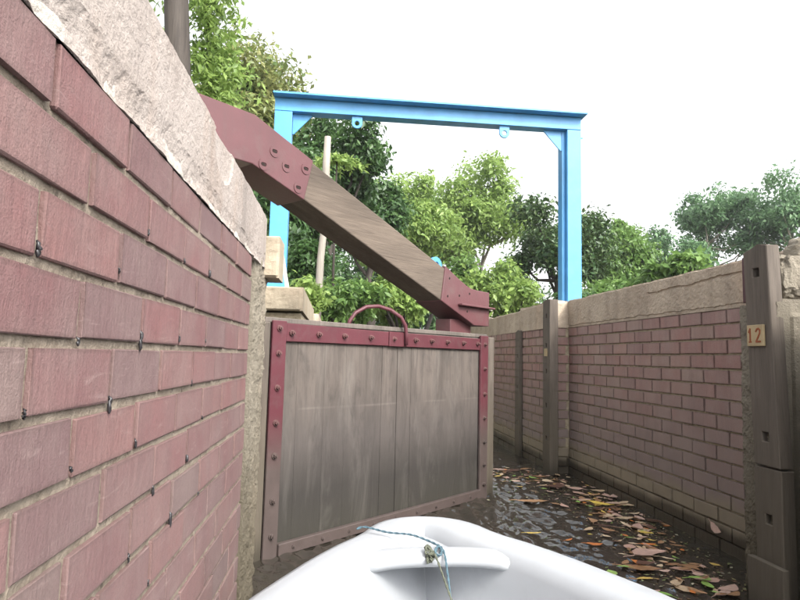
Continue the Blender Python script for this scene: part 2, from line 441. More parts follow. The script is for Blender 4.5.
# ------------------------------------------------------------ left wall (beside the boat)
XW = -.255
lw = empty('lock_wall', (XW, .8, -.1), 'close red brick lock wall with broken pale concrete coping beside the boat', 'wall')
MB().box(XW-.16, XW-.042, -1.2, 1.80, -.8, 1.16).build('core', 'mortar_left', lw)
def mort(p, a, b): return .0014*fb(p, 22, 3)+.0010*fb(p, 90, 2)
slab_face('mortar_bed', 'mortar_left', lw, (XW-.0045, -1.2, -.4), (0, 3.0, 0), (0, 0, 1.555), (1, 0, 0), 420, 150, .03, mort)
jt = brick_wall(lw, 'brick_left', (XW, -.75), (XW, 1.795), 1.152, 17, .22, R(90))
# coping: a rough cast face, its lower edge spalled back to a pale mortar fillet
def cop(p, a, b):
    y, z = p.y, p.z
    edge = 1.205+.012*fb((y*1.0, 3.3, 0), 2.6, 4)+.005*fb((y, 7, 0), 17, 3)-.010*y       # where the cast face stops and the fillet starts
    d = .0012*fb((p.x, y, z), 9, 4)+.0005*fb((p.x, y, z), 60, 3)
    if z < edge:
        t = min(1, (edge-z)/.032)
        d -= .005*t+.003*max(0, fb((1, y, z), 30, 4))
        q = (z-1.152)/max(.02, edge-1.152)
        if q < .75: d += .007*(1-q/.75)*(.55+.45*min(1, max(-1, 2*fb((2, y, z), 12, 3))))
    # broken notch at the far top
    nb = (y-1.33)/.10; nz = (z-1.31)/.075
    if nb*nb+nz*nz < 1.0: d -= .008*(1-(nb*nb+nz*nz))**.4
    dz = 0
    if b > .96: d -= .004; dz = .004*fb((y, 1, 2), 9, 4)+.007*math.sin(y*7)*0
    return (d+.002, dz)
slab_face('coping', 'coping_left', lw, (XW, -1.2, 1.150), (0, 3.27, 0), (0, 0, .182), (1, 0, 0), 600, 60, .30, cop)
def fil(p, a, b):
    w = .5+.5*fb((4, p.y, 0), 6, 4)
    return (.004*(1-b)**1.2+.0022*fb((p.x, p.y, p.z), 28, 4)-.004*b*b-.004*(w < .3), .007*b*fb((p.y, 5, 5), 14, 4))
slab_face('mortar_fillet', 'flake', lw, (XW-.004, -1.2, 1.150), (0, 2.98, 0), (0, 0, .046), (1, 0, 0), 520, 14, .02, fil)
def rc(p, a, b):
    return .007*fb((p.x, p.y, p.z), 26, 5)+.003*fb((p.x, p.y, p.z), 120, 3)-.012*max(0, (a-.9)*10)+.010*(1-b)*a
slab_face('concrete_pier', 'rough', lw, (XW-.002, 1.797, -.8), (0, .30, 0), (0, .10, 2.045), (1, 0, 0), 60, 300, .4, rc)
def rc2(p, a, b): return .004*fb((p.x, p.y, p.z), 18, 5)-(.012 if min(a, 1-a, b, 1-b) < .03 else 0)
slab_face('coping_stub', 'block', lw, (-.46, 2.10, 1.125), (.250, -.01, 0), (0, 0, .145), (0, -1, 0), 30, 20, .16, rc2)
# drips of black tar that ran out of the upright joints
tr = random.Random(4)
for (x, y, z, r) in jt:
    if .36 < y < 1.25 and .45 < z < 1.14 and tr.random() < (.8 if .55 < z < .95 else .35):
        big = tr.random() < .3; L = tr.uniform(.012, .030) if big else tr.uniform(.005, .014); w = .0036 if big else .0022
        zt = z-HB/2+tr.uniform(.0, .018); m = MB()
        pts = [(XW+.0008-(k < 1)*.002, y+.0025+tr.uniform(-.0016, .0016), zt-L*k/6) for k in range(7)]
        m.tube(pts, [w*.3, w*tr.uniform(.5, .8), w*tr.uniform(.5, .9), w*tr.uniform(.6, 1), w*tr.uniform(.7, 1), w*.7, w*.25], 6)
        m.build('tar_drip', 'tar', lw, smooth=True)

piv = Vector((XW, 1.75, 0)); rot = Matrix.Rotation(-.0117, 4, 'Z')       # the left wall runs a hair out of parallel
lw.location = piv+rot @ (lw.location-piv); lw.rotation_euler.z = -.0117

# left wall beyond the gate
lf = empty('lock_wall', (-.6, 3.62, -.1), 'low tan concrete coping stepping out behind the left end of the gate', 'wall')
MB().box(-.98, -.215, 3.66, 14, -.8, 1.11).build('core', 'mortar_right', lf)
MB().box(-.98, -.80, 2.12, 3.66, -.8, 1.11).build('recess_wall', 'rough', lf)
slab_face('coping', 'block', lf, (-.78, 3.58, 1.12), (.578, 0, 0), (0, 0, .140), (0, -1, 0), 50, 16, 1.75, rc2)
slab_face('coping', 'coping_right', lf, (-.80, 5.40, 1.06), (.64, 0, 0), (0, 0, .17), (0, -1, 0), 40, 16, 3.2, rc2)
slab_face('coping', 'coping_right', lf, (-.80, 8.70, 1.10), (.64, 0, 0), (0, 0, .20), (0, -1, 0), 30, 16, 5.0, rc2)

# ------------------------------------------------------------ right wall
XM = 1.82
rw = empty('lock_wall', (XM, 3.3, -.1), 'long recessed red brick lock wall with tan concrete coping on the right', 'wall')
MB().box(XM+.042, XM+.35, 2.0, 4.75, -.8, 1.10).build('core', 'mortar_right', rw)
slab_face('mortar_bed', 'mortar_right', rw, (XM+.0115, 4.60, -.5), (0, -2.6, 0), (0, 0, 1.63), (-1, 0, 0), 330, 110, .03, mort)
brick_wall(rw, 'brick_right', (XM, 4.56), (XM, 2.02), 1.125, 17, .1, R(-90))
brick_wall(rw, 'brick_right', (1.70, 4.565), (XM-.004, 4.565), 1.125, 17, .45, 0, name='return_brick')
MB().box(1.705, XM+.03, 4.574, 4.75, -.8, 1.12).build('return_core', 'mortar_right', rw)
def copr(p, a, b):
    d = .0045*fb((p.x, p.y, p.z), 8, 5)+.0018*fb((p.x, p.y, p.z), 55, 3)
    zc = 1.272-.012*math.sin(p.y*2.0+.4)+.010*fb((p.y, 0, 3), 5, 4)
    if p.y < 3.35:
        k = abs(p.z-zc)
        if k < .006: d -= .012
        elif p.z > zc: d -= .003
    e = .012*fb((p.y, 2, 8), 6, 4)
    if p.z < 1.142+e: d -= .005
    dz = .007*fb((p.y, 9, 1), 5, 4) if b > .95 else 0
    if b > .97: d -= .006
    return (d, dz)
slab_face('coping', 'coping_right', rw, (XM-.006, 4.56, 1.123), (0, -2.54, 0), (0, 0, .215), (-1, 0, 0), 420, 56, .34, copr)
def copn(p, a, b):
    d = .005*fb((p.x, p.y, p.z), 10, 5)-(.006 if b > .95 else 0)
    return (d, .008*fb((p.x+p.y, 9, 1), 5, 4) if b > .95 else 0)

# narrow part of the lock beyond the recess
XN = 1.705
nw = empty('lock_wall', (XN, 6, -.1), 'far red brick lock wall in the narrow cut past the tall timber post', 'wall')
MB().box(XN+.042, XN+.6, 4.78, 14, -.8, 1.10).build('core', 'mortar_right', nw)
slab_face('mortar_bed', 'mortar_right', nw, (XN+.0115, 14, -.5), (0, -9.24, 0), (0, 0, 1.63), (-1, 0, 0), 300, 60, .03, mort)
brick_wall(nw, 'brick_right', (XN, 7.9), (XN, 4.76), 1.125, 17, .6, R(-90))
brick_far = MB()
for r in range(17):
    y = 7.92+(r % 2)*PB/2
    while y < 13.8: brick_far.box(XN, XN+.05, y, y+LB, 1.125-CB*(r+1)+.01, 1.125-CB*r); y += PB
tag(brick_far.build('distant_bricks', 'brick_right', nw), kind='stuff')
slab_face('coping', 'coping_right', nw, (XN-.008, 5.42, 1.122), (0, -.66, 0), (0, 0, .215), (-1, 0, 0), 70, 24, .45, copn)
slab_face('coping', 'coping_right', nw, (XN-.002, 14, 1.122), (0, -8.55, 0), (0, 0, .195), (-1, 0, 0), 260, 20, .45, copn)
slab_face('coping', 'coping_right', rw, (XN-.004, 4.560, 1.122), (XM-XN, 0, 0), (0, 0, .213), (0, -1, 0), 16, 24, .19, copn)

# timber edging posts with their square sockets
def socket_post(name, parent_or_none, x, y0, y1, depth, z0, z1, holes, hs_, lean=0, label=None, cat=None, mat='post_wood', topcut=True):
    """post whose lock-side face (at x, facing -x) carries square sockets"""
    zs = [z0]
    for h in sorted(holes): zs += [h-hs_/2, h+hs_/2]
    zs.append(z1); ym = (y0+y1)/2; ys = [y0, ym-hs_/2, ym+hs_/2, y1]
    m = MB(); grid = [[(x, y, z) for y in ys] for z in zs]
    vs_ = [p for row in grid for p in row]; fs = []
    hole_rows = set(range(1, len(zs)-1, 2))
    for i in range(len(zs)-1):
        for j in range(3):
            if i in hole_rows and j == 1: continue
            fs.append((i*4+j, i*4+j+1, (i+1)*4+j+1, (i+1)*4+j))
    n = len(vs_)
    bk = [[(x+depth, y, z) for y in (y0, y1)] for z in zs]; vs_ += [p for row in bk for p in row]
    for i in range(len(zs)-1):
        b0 = n+i*2
        fs += [(b0, b0+1, b0+3, b0+2), (i*4, b0, b0+2, (i+1)*4), (i*4+3, b0+1, b0+3, (i+1)*4+3)]
    k = len(zs)-1
    fs += [(0, 1, 2, 3, n+1, n), (k*4, k*4+1, k*4+2, k*4+3, n+k*2+1, n+k*2)]
    for i in hole_rows:
        q = len(vs_); c = [i*4+1, i*4+2, (i+1)*4+2, (i+1)*4+1]
        vs_ += [(vs_[t][0]+min(.03, depth*.6), vs_[t][1], vs_[t][2]) for t in c]
        for a in range(4): fs.append((c[a], c[(a+1) % 4], q+(a+1) % 4, q+a))
        fs.append((q, q+1, q+2, q+3))
    m.add([(v[0], v[1]+lean*(v[2]-z0)+.003*fb(v, 5, 2), v[2]+(.012*math.sin((v[1]-y0)*40) if abs(v[2]-z1) < 1e-6 and topcut else 0)) for v in vs_], fs)
    return m.build(name, mat, parent_or_none, bevel=.003, seg=1)
fp = empty('timber_post', (1.66, 4.50, -.3), 'tall dark timber post at the corner where the right wall steps in', 'post')
socket_post('post_body', fp, 1.635, 4.475, 4.63, .068, -.5, 1.335, [1.21, .98, .78, .52, .27], .032)
MB().box(1.629, 1.634, 4.52, 4.585, .895, .955).build('plaque', 'tile', fp, bevel=.002)
fp2 = empty('timber_post', (1.68, 5.45, -.3), 'farther narrow timber post on the brick wall past the corner post', 'post')
socket_post('post_body', fp2, 1.672, 5.36, 5.49, .03, -.5, 1.13, [.9, .62, .3], .03)

# near pier on the right: roughcast edge, numbered post, concrete wall behind it
np_ = empty('lock_wall', (1.6, 1.4, -.1), 'dim grey concrete lock wall at the right edge with a rubble top', 'wall')
slab_face('concrete_pier', 'rough', np_, (1.520, 2.150, -.8), (0, -.20, 0), (0, -.02, 1.885), (-1, 0, 0), 50, 260, .05, lambda p, a, b: .006*fb((p.x, p.y, p.z), 30, 5)+.003*fb((p.x, p.y, p.z), 110, 3)-(.012 if a < .05 else 0))
slab_face('concrete_block', 'rough', np_, (1.462, 1.735, -.8), (0, -4.2, 0), (0, 0, 1.98), (-1, 0, 0), 120, 60, .7, rc2)  # unseen run of wall, added to shade the slot and the post's near face
slab_face('concrete_block', 'rough', np_, (1.572, 1.955, -.8), (.9, 0, 0), (0, 0, 1.90), (0, -1, 0), 60, 120, .165, rc2)
def chunk(name, c, s, mat, parent, seed, cuts=3):
    bm = bmesh.new(); bmesh.ops.create_icosphere(bm, subdivisions=cuts, radius=1)
    for v in bm.verts:
        p = v.co.copy(); q = Vector((math.copysign(abs(p.x)**.55, p.x), math.copysign(abs(p.y)**.55, p.y), math.copysign(abs(p.z)**.55, p.z)))
        q *= 1+.16*fb(p+Vector((seed, 0, 0)), 1.6, 4)+.05*fb(p+Vector((0, seed, 0)), 6, 3)
        v.co = Vector((q.x*s[0], q.y*s[1], q.z*s[2]))+Vector(c)-wloc(parent)
    me = bpy.data.meshes.new(name); bm.to_mesh(me); bm.free(); me.materials.append(M[mat])
    o = bpy.data.objects.new(name, me); COL.objects.link(o); o.parent = parent; return o
chunk('rubble', (1.668, 2.04, 1.185), (.088, .075, .085), 'rough', np_, 3, 4)
chunk('rubble', (1.80, 2.06, 1.23), (.11, .075, .13), 'rough', np_, 9, 4)
chunk('rubble', (1.98, 2.05, 1.175), (.10, .08, .08), 'rough', np_, 14, 4)
MB().box(1.555, 1.57, 2.07, 2.150, 1.10, 1.275).build('steel_plate', 'rust_steel', np_, bevel=.002)
post = empty('timber_post', (1.53, 2.0, -.3), 'weathered timber post with square sockets and a cream number plate at right', 'post')
socket_post('upper_timber', post, 1.498, 1.912, 2.036, .05, .515, 1.288, [1.195, .615], .032, lean=.038)
socket_post('lower_timber', post, 1.501, 1.912, 2.044, .05, -.6, .508, [.335], .032, topcut=False)
MB().box(1.487, 1.4965, 1.957, 2.040, .930, 1.006).build('number_plate', 'tile', post, bevel=.002)
plate = [c for c in post.children if c.name.startswith('number_plate')][0]
def ribbon(name, pts, w, x0, x1):
    m = MB()
    for a, b in zip(pts[:-1], pts[1:]):
        a, b = Vector(a), Vector(b); d = (b-a).normalized(); n = Vector((-d.y, d.x))*w/2; a -= d*w*.3; b += d*w*.3
        q = [(a+n), (b+n), (b-n), (a-n)]
        m.add([(x0, p.x, p.y) for p in q]+[(x1, p.x, p.y) for p in q], [(0, 1, 2, 3), (7, 6, 5, 4), (0, 4, 5, 1), (1, 5, 6, 2), (2, 6, 7, 3), (3, 7, 4, 0)])
        x0 -= .00008
    return m.build(name, 'rust_red', plate)
# seen from the lock +y runs to the left
ribbon('digit', [(2.029, .980), (2.022, .992), (2.022, .946)], .0065, 1.4858, 1.487)
ribbon('digit', [(2.028, .945), (2.0165, .945)], .005, 1.4858, 1.487)
ribbon('digit', [(1.992, .982), (1.987, .990), (1.979, .992), (1.972, .986), (1.973, .975), (1.981, .962), (1.991, .946), (1.970, .946)], .0065, 1.4858, 1.487)
MB().box(1.455, 1.478, 1.86, 2.03, -.5, .205).build('foot_board', 'post_wood', post, bevel=.003)

# ------------------------------------------------------------ the gate with its cranked balance beam
GA = R(42.84)
gate = empty('lock_gate', (-.292, 2.658, 0), 'half open timber lock gate in maroon steel straps with a cranked balance beam', 'gate', None, GA)
GB = lambda: MB()
def zt(s): return 1.012
zst = lambda s: .925-.003*s
# boards: upright planks with open seams
edges = [.0, .185, .375, .62, .852, 1.075, 1.27, 1.465, 1.79]
edges = [.02, .17, .335, .475, .622, .735, .858, .975, 1.085, 1.235, 1.40, 1.56, 1.70]
for i in range(len(edges)-1):
    a, b = edges[i], edges[i+1]; gap = .004 if abs(b-.858) < .01 or abs(a-.858) < .01 else .0004
    y = -.003+random.uniform(-.0006, .0006)
    m = MB(); m.box(a+gap/2, b-gap/2, y+.006, .09, -.35, .995); m.build('board', 'board', gate, True, .0015, seg=1)
MB().box(-.085, .003, -.012, .10, -.35, 1.0).build('heel_post', 'post_wood', gate, True, .006)
MB().box(1.727, 1.80, -.016, .10, -.35, 1.005).build('mitre_post', 'post_wood', gate, True, .006)
MB().box(-.02, 1.74, .001, .112, .998, 1.022).build('top_timber', 'heel_wood', gate, True, .004)
def strap(poly, y0=-.014, y1=-.002, name='strap'):
    m = MB(); m.prism(poly, y0, y1); return m.build(name, 'maroon', gate, True, .0025, seg=1)
strap([(.006, 0-.3), (.080, -.3), (.086, 1.008), (.010, 1.008)], -.018, -.004)
strap([(.0875, .918), (.765, .918), (.765, .992), (.0875, 1.0)])
strap([(.7665, .916), (.905, .916), (.905, .994), (.7665, .994)], -.020, -.003)
strap([(.9065, .917), (1.634, .917), (1.634, .990), (.9065, .992)])
strap([(1.637, -.3), (1.722, -.3), (1.722, 1.010), (1.637, 1.010)], -.020, -.004)
strap([(.0815, .0), (1.635, .0), (1.635, .052), (.0815, .050)], -.030, -.002)
def bolt(s, z, r=.0095):
    m = MB()
    for (rr, y0, y1, n) in ((r*1.45, -.0225, -.012, 12), (r, -.034, -.0225, 6)):
        vs_ = [(s+rr*math.cos(2*math.pi*k/n+.3), y, z+rr*math.sin(2*math.pi*k/n+.3)) for y in (y0, y1) for k in range(n)]
        m.add(vs_, [tuple(range(n)), tuple(range(2*n-1, n-1, -1))]+[(k, (k+1) % n, n+(k+1) % n, n+k) for k in range(n)])
    m.tube([(s, -.034, z), (s, -.040, z)], r*.5, 8)
    return m.build('bolt', 'bolt', gate, True)
for s in (.115, .275, .44, .625, .80, .985, 1.13, 1.28, 1.445, 1.60): bolt(s, .957)
for z in (.975, .866, .716, .565, .425, .235, .09): bolt(.044, z)
for z in (.955, .80, .64, .49, .34, .20, .08): bolt(1.680, z, .0095)
for s in (.16, .33, .50, .67, .84, 1.01, 1.18, 1.35, 1.52): bolt(s, .026, .009)
# lifting hoop over the top edge
hp = [(.560, .085, 1.0), (.568, .085, 1.04), (.60, .075, 1.085), (.66, .055, 1.12), (.73, .035, 1.128), (.80, .010, 1.112), (.855, -.018, 1.075), (.882, -.028, 1.03), (.889, -.029, .98), (.890, -.029, .925)]
m = MB(); m.tube(hp, .0105, 12); m.build('hoop', 'maroon', gate, True, smooth=True)
# balance beam (local y = away from the camera)
Y0, Y1 = -.030, .150
topl = lambda s: 1.76-(s-.183)*.3535
botl = lambda s: 1.568-(s-.137)*.3556
m = MB(); m.prism([(.12, topl(.12)-.004), (1.225, topl(1.225)-.004), (1.225, botl(1.225)+.004), (.12, botl(.12)+.004)], Y0, Y1)
bm_ = m.build('balance_beam', 'beam_wood', gate, True, .006)
sh = [(-1.15, 1.880), (-.150, 1.877), (.183, 1.762), (.137, 1.566), (-.150, 1.660), (-1.15, 1.655)]
m = MB(); m.prism(sh, Y0-.008, Y1+.008); shoe = m.build('steel_shoe', 'maroon_beam', bm_, True, .004)
cur = [(1.222, 1.404), (1.30, 1.368), (1.38, 1.333), (1.45, 1.307), (1.50, 1.295), (1.55, 1.292), (1.699, 1.290), (1.697, 1.071), (1.53, 1.069), (1.187, 1.194)]
m = MB(); m.prism(cur, Y0-.008, Y1+.008); m.build('steel_shoe', 'maroon_beam', bm_, True, .004)
m = MB(); m.box(1.352, 1.725, Y0-.040, Y0-.009, 1.180, 1.192); m.build('flange', 'maroon_beam', bm_, True, .003)
m = MB(); m.box(1.345, 1.565, .012, .125, 1.015, 1.10); m.build('neck', 'maroon_beam', bm_, True, .004)
for (s, z) in ((-.040, 1.745), (-.095, 1.672), (.028, 1.695), (.138, 1.712), (.098, 1.615)):
    m = MB()
    n = 18
    for (r0, r1, y0, y1) in ((.013, .0265, Y0-.0115, Y0-.007),):
        vs_ = []
        for k in range(n):
            a = 2*math.pi*k/n; ca, sa = math.cos(a), math.sin(a)
            ex = .008*(1 if ca > 0 else -1)
            for (r, y) in ((r0, y0), (r1, y0), (r1, y1), (r0, y1)):
                vs_.append((s+(r*ca*(.55 if r == r0 else 1)+(ex if r == r0 else 0))*.94-.34*r*sa*0, y, z+r*sa*(.62 if r == r0 else 1)))
        m.add(vs_, [f for k in range(n) for j in range(4) for f in [((k*4+j), (k*4+(j+1) % 4), ((k+1) % n*4+(j+1) % 4), ((k+1) % n*4+j))]])
    m.build('washer', 'maroon_beam', bm_, True)
    m = MB(); m.prism([(s+.0145*math.cos(2*math.pi*k/16)-.0, z+.0075*math.sin(2*math.pi*k/16)-.35*.0145*math.cos(2*math.pi*k/16)) for k in range(16)], Y0-.0095, Y0-.0085)
    m.build('bolt_slot_shade', 'hole_shade', bm_, True)  # flat dark cap inside the washer, the slot's shade as colour
for (s, z) in ((1.262, 1.334), (1.246, 1.226), (1.365, 1.240), (1.472, 1.262), (1.450, 1.150)):
    m = MB(); m.prism([(s+.0062*math.cos(2*math.pi*k/10), z+.0075*math.sin(2*math.pi*k/10)) for k in range(10)], Y0-.0095, Y0-.0082)
    m.build('bolt_hole_shade', 'hole_shade', bm_, True)  # flat dark disc on the shoe, painting the shade of a hole
def ring_lug(cx, cz, ro, ri, y0, y1, tab, up=False):
    n = 22; m = MB(); vs_ = []
    for k in range(n):
        a = 2*math.pi*k/n; ca, sa = math.cos(a), math.sin(a)
        ox, oz = ro*ca, ro*sa
        if not up and sa > 0: ox = math.copysign(ro, ca)*min(1, abs(ca)*1.6); oz = tab*sa**.4
        for (x, z, y) in ((ri*ca, ri*sa, y0), (ox, oz, y0), (ox, oz, y1), (ri*ca, ri*sa, y1)): vs_.append((cx+x, y, cz+z))
    m.add(vs_, [(k*4+j, k*4+(j+1) % 4, (k+1) % n*4+(j+1) % 4, (k+1) % n*4+j) for k in range(n) for j in range(4)]); return m
ring_lug(1.225, 1.412, .052, .022, .03, .055, 0, True).build('lifting_eye', 'blue', bm_, True, .002, seg=1)

# ------------------------------------------------------------ blue gantry
gan = empty('gantry', (.78, 5.0, 1.26), 'tall bright blue steel gantry frame straddling the lock', 'gantry')
yl0, yl1 = 4.99, 5.11
def leg(x0, x1, z0, z1, lean=0):
    m = MB(); m.box(x0, x1, yl0, yl1, z0, z1)
    return m.build('leg', 'blue', gan, bevel=.004)
leg(-.580, -.432, 1.26, 2.915); leg(1.985, 2.112, 1.26, 2.915)
MB().box(-.580, 2.112, yl0-.001, yl1-.006, 2.918, 3.03).build('crossbeam', 'blue', gan, bevel=.003)
MB().box(-.590, 2.140, yl0-.085, yl1+.06, 3.033, 3.050).build('top_plate', 'blue', gan, bevel=.002)
MB().box(1.955, 1.983, yl0+.05, yl1+.03, 1.26, 2.915).build('inner_flange', 'blue', gan, bevel=.002)
for s, xc in ((1, -.430), (-1, 1.953)):
    m = MB(); m.prism([(xc, 2.915), (xc+s*.165, 2.915), (xc+s*.165, 2.905), (xc+s*.012, 2.735), (xc, 2.735)], 5.045, 5.058); m.build('gusset', 'blue', gan, bevel=.002, seg=1)
for cx in (.118, 1.418): ring_lug(cx, 2.855, .045, .021, 5.01, 5.028, .062).build('lifting_lug', 'blue', gan, bevel=.002, seg=1)
for z in (2.86,):
    MB().box(2.113, 2.145, 5.03, 5.045, z-.006, z+.006).build('pin', 'blue', gan)
for x in (-.506, 2.048): MB().box(x-.12, x+.12, 4.93, 5.17, 1.262, 1.278).build('foot_plate', 'blue', gan, bevel=.002)

# ------------------------------------------------------------ poles and bits behind the gate
m = MB(); pts = [(-.215, 6.5, 1.2), (-.202, 6.5, 1.5), (-.196, 6.5, 1.9), (-.160, 6.51, 2.4), (-.172, 6.5, 2.9), (-.165, 6.5, 3.27)]
m.tube(pts, [.046, .044, .040, .038, .042, .036], 9)
tag(m.build('dead_trunk', 'grey_pole', smooth=True), 'slim grey bare dead trunk leaning behind the balance beam', 'trunk')
m = MB(); m.add([(-.432, 4.5, 1.60), (-.408, 4.5, 1.60), (-.340, 4.52, 1.26), (-.372, 4.52, 1.26), (-.432, 4.515, 1.60), (-.408, 4.515, 1.60), (-.340, 4.535, 1.26), (-.372, 4.535, 1.26)],
                [(0, 1, 2, 3), (7, 6, 5, 4), (0, 4, 5, 1), (1, 5, 6, 2), (2, 6, 7, 3), (3, 7, 4, 0)])
tag(m.build('wooden_batten', 'white_wood', bevel=.002), 'white painted batten leaning beside the left gantry leg', 'batten')
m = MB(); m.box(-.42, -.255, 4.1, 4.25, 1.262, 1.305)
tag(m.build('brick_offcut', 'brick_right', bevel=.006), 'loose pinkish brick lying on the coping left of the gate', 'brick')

# ------------------------------------------------------------ boat
boat = empty('rowing_boat', (.265, .6, 0), 'white fibreglass boat bow with rounded rim and a crossbar in the foreground', 'boat')
CX, TIP = .284, 1.915
us = [0, .003, .010, .024, .04, .065, .1, .15, .2, .26, .33, .4, .5, .6, .7, .85, 1.05, 1.3, 1.6, 1.9, 2.2, 2.45]
bs = [0, .040, .074, .100, .124, .147, .170, .192, .222, .268, .312, .352, .402, .450, .486, .512, .522, .522, .520, .515, .505, .495]
bf = lambda u: float(np.interp(u, us, bs))
def ring(w, z, wtip, zt_=0):
    u0 = 0.0
    while bf(u0) < w: u0 += .001
    pts = []; U = us[-1]-min(w, .4)
    for sgn in (-1, 1):
        seq = range(len(us)-1, -1, -1) if sgn < 0 else range(1, len(us))
        for i in seq:
            u = u0+(U-u0)*us[i]/us[-1]
            pts.append((CX+sgn*max(0, bf(u)-w), TIP-u, z+zt_*max(0, 1-u/.9)**2))
    return pts
prof = [(.26, -.12, .55, .0), (.18, -.02, .36, .0), (.075, .10, .13, .01), (.035, .285, .055, .008), (.030, .318, .045, .008), (.004, .318, .008, .008), (.0, .326, .0, .008), (.001, .345, .001, .008), (.010, .358, .012, .008),
        (.030, .366, .030, .001), (.075, .366, .050, .001), (.108, .361, .064, .006), (.130, .349, .074, .006), (.143, .325, .082, .004), (.152, .26, .105, .004), (.185, .17, .16, .0), (.215, .105, .22, 0)]
rings = [ring(*p) for p in prof]; n = len(rings[0]); m = MB()
for r in rings: m.add(r, [])
fs = []
for k in range(len(rings)-1):
    for i in range(n-1): fs.append((k*n+i, k*n+i+1, (k+1)*n+i+1, (k+1)*n+i))
m.f += fs; L_ = len(rings)-1
m.f += [(L_*n+i, L_*n+i+1, L_*n+n-2-i, L_*n+n-1-i) for i in range(n//2-1)]+[(L_*n+n//2-1, L_*n+n//2, L_*n+n//2+1)]
for k in range(len(rings)-1): m.f.append((k*n, (k+1)*n, (k+1)*n+n-1, k*n+n-1))
m.build('hull', 'boat', boat, smooth=True)
# bow deck sunk inside the rim, and the rounded crossbar
dk = [p for p in ring(.134, .352, .076, .006) if p[1] > 1.615]
m = MB(); ctr = (CX, 1.70, .350)
vs_ = [(p[0], p[1], p[2]-.033) for p in dk]; nn = len(vs_)
m.add(vs_+[(v[0], v[1], v[2]-.006) for v in vs_], [tuple(range(nn)), tuple(range(2*nn-1, nn-1, -1))]+[(i, (i+1) % nn, nn+(i+1) % nn, nn+i) for i in range(nn)])
m.build('bow_deck', 'boat', boat, smooth=False)
m = MB(); cs = []
xa, xb = CX-.188, CX+.188
for i in range(13):
    t = i/12; x = xa+(xb-xa)*t; fl = .012*(abs(2*t-1)**3)
    prof2 = [(1.648+fl, .338), (1.644+fl, .352), (1.636+fl, .359), (1.622, .362), (1.602, .362), (1.588-fl, .358), (1.579-fl, .348), (1.577-fl, .334), (1.590-fl, .322), (1.63, .320)]
    dz = -.013*abs(2*t-1)**3; cs.append([(x, a, z+dz) for a, z in prof2])
for c in cs: m.v += c
w_ = 10
m.f += [(i*w_+j, i*w_+(j+1) % w_, (i+1)*w_+(j+1) % w_, (i+1)*w_+j) for i in range(12) for j in range(w_)]+[tuple(range(w_)), tuple(12*w_+j for j in range(w_-1, -1, -1))]
m.build('crossbar', 'boat', boat, smooth=True)
# keel gutter and ribs moulded in the floor
m = MB(); m.tube([(CX, 1.45, .13), (CX, 1.0, .118), (CX, .3, .112), (CX, -.3, .11)], [.035, .04, .045, .045], 10); m.build('keel_ridge', 'boat', boat, smooth=True)
m = MB(); m.box(-.17, .70, .08, .34, .27, .31); m.build('thwart', 'boat', boat, bevel=.012, smooth=False)

rp = empty('mooring_rope', (.27, 1.6, .37), 'thin blue green rope knotted round the crossbar of the boat bow', 'rope')
def rope(pts, r, mat='rope', name='rope_strand'):
    # subdivide by Catmull-Rom and twist two strands
    P = [Vector(p) for p in pts]; Q = []
    for i in range(len(P)-1):
        p0, p1, p2, p3 = P[max(0, i-1)], P[i], P[i+1], P[min(len(P)-1, i+2)]
        for k in range(10):
            t = k/10; Q.append(.5*((2*p1)+(-p0+p2)*t+(2*p0-5*p1+4*p2-p3)*t*t+(-p0+3*p1-3*p2+p3)*t**3))
    Q.append(P[-1]); m = MB(); s = 0; A = []
    m2 = [[], []]
    for i, q in enumerate(Q):
        t = (Q[min(i+1, len(Q)-1)]-Q[max(i-1, 0)]).normalized(); a = t.cross(Vector((.2, .3, .93))).normalized(); b = t.cross(a)
        if i: s += (Q[i]-Q[i-1]).length
        for k in (0, 1):
            an = s/.006+k*math.pi; m2[k].append(q+(a*math.cos(an)+b*math.sin(an))*r*.5)
    for k in (0, 1): m.tube(m2[k], r*.62, 6)
    return m.build(name, mat, rp, smooth=True)
rope([(.075, 1.735, .378), (.10, 1.735, .384), (.16, 1.70, .379), (.22, 1.67, .381), (.262, 1.645, .373), (.285, 1.618, .369)], .0030)
rope([(.285, 1.622, .369), (.293, 1.592, .368), (.297, 1.570, .355), (.299, 1.54, .32), (.304, 1.42, .20), (.31, 1.22, .14), (.35, .9, .125)], .0030)
rope([(.262, 1.60, .369), (.268, 1.576, .362), (.275, 1.556, .350), (.31, 1.45, .25), (.345, 1.34, .18), (.42, 1.1, .135)], .0030, 'rope_knot')
for (x, y, z, rr) in ((.256, 1.578, .364, .008), (.259, 1.572, .354, .009), (.253, 1.582, .372, .006), (.264, 1.574, .360, .007), (.256, 1.570, .345, .006)):
    a = rng.uniform(0, 6.28)
    rope([(x+rr*math.cos(a+t*1.2), y+.006*math.sin(t*2), z+rr*math.sin(a+t*1.2)) for t in range(7)], .0034, 'rope_knot', 'knot')
rope([(.281+.009*math.cos(t*1.3), 1.60-.03*math.sin(t*.5), .366+.009*math.sin(t*1.3)) for t in range(7)], .0036, 'rope', 'knot')

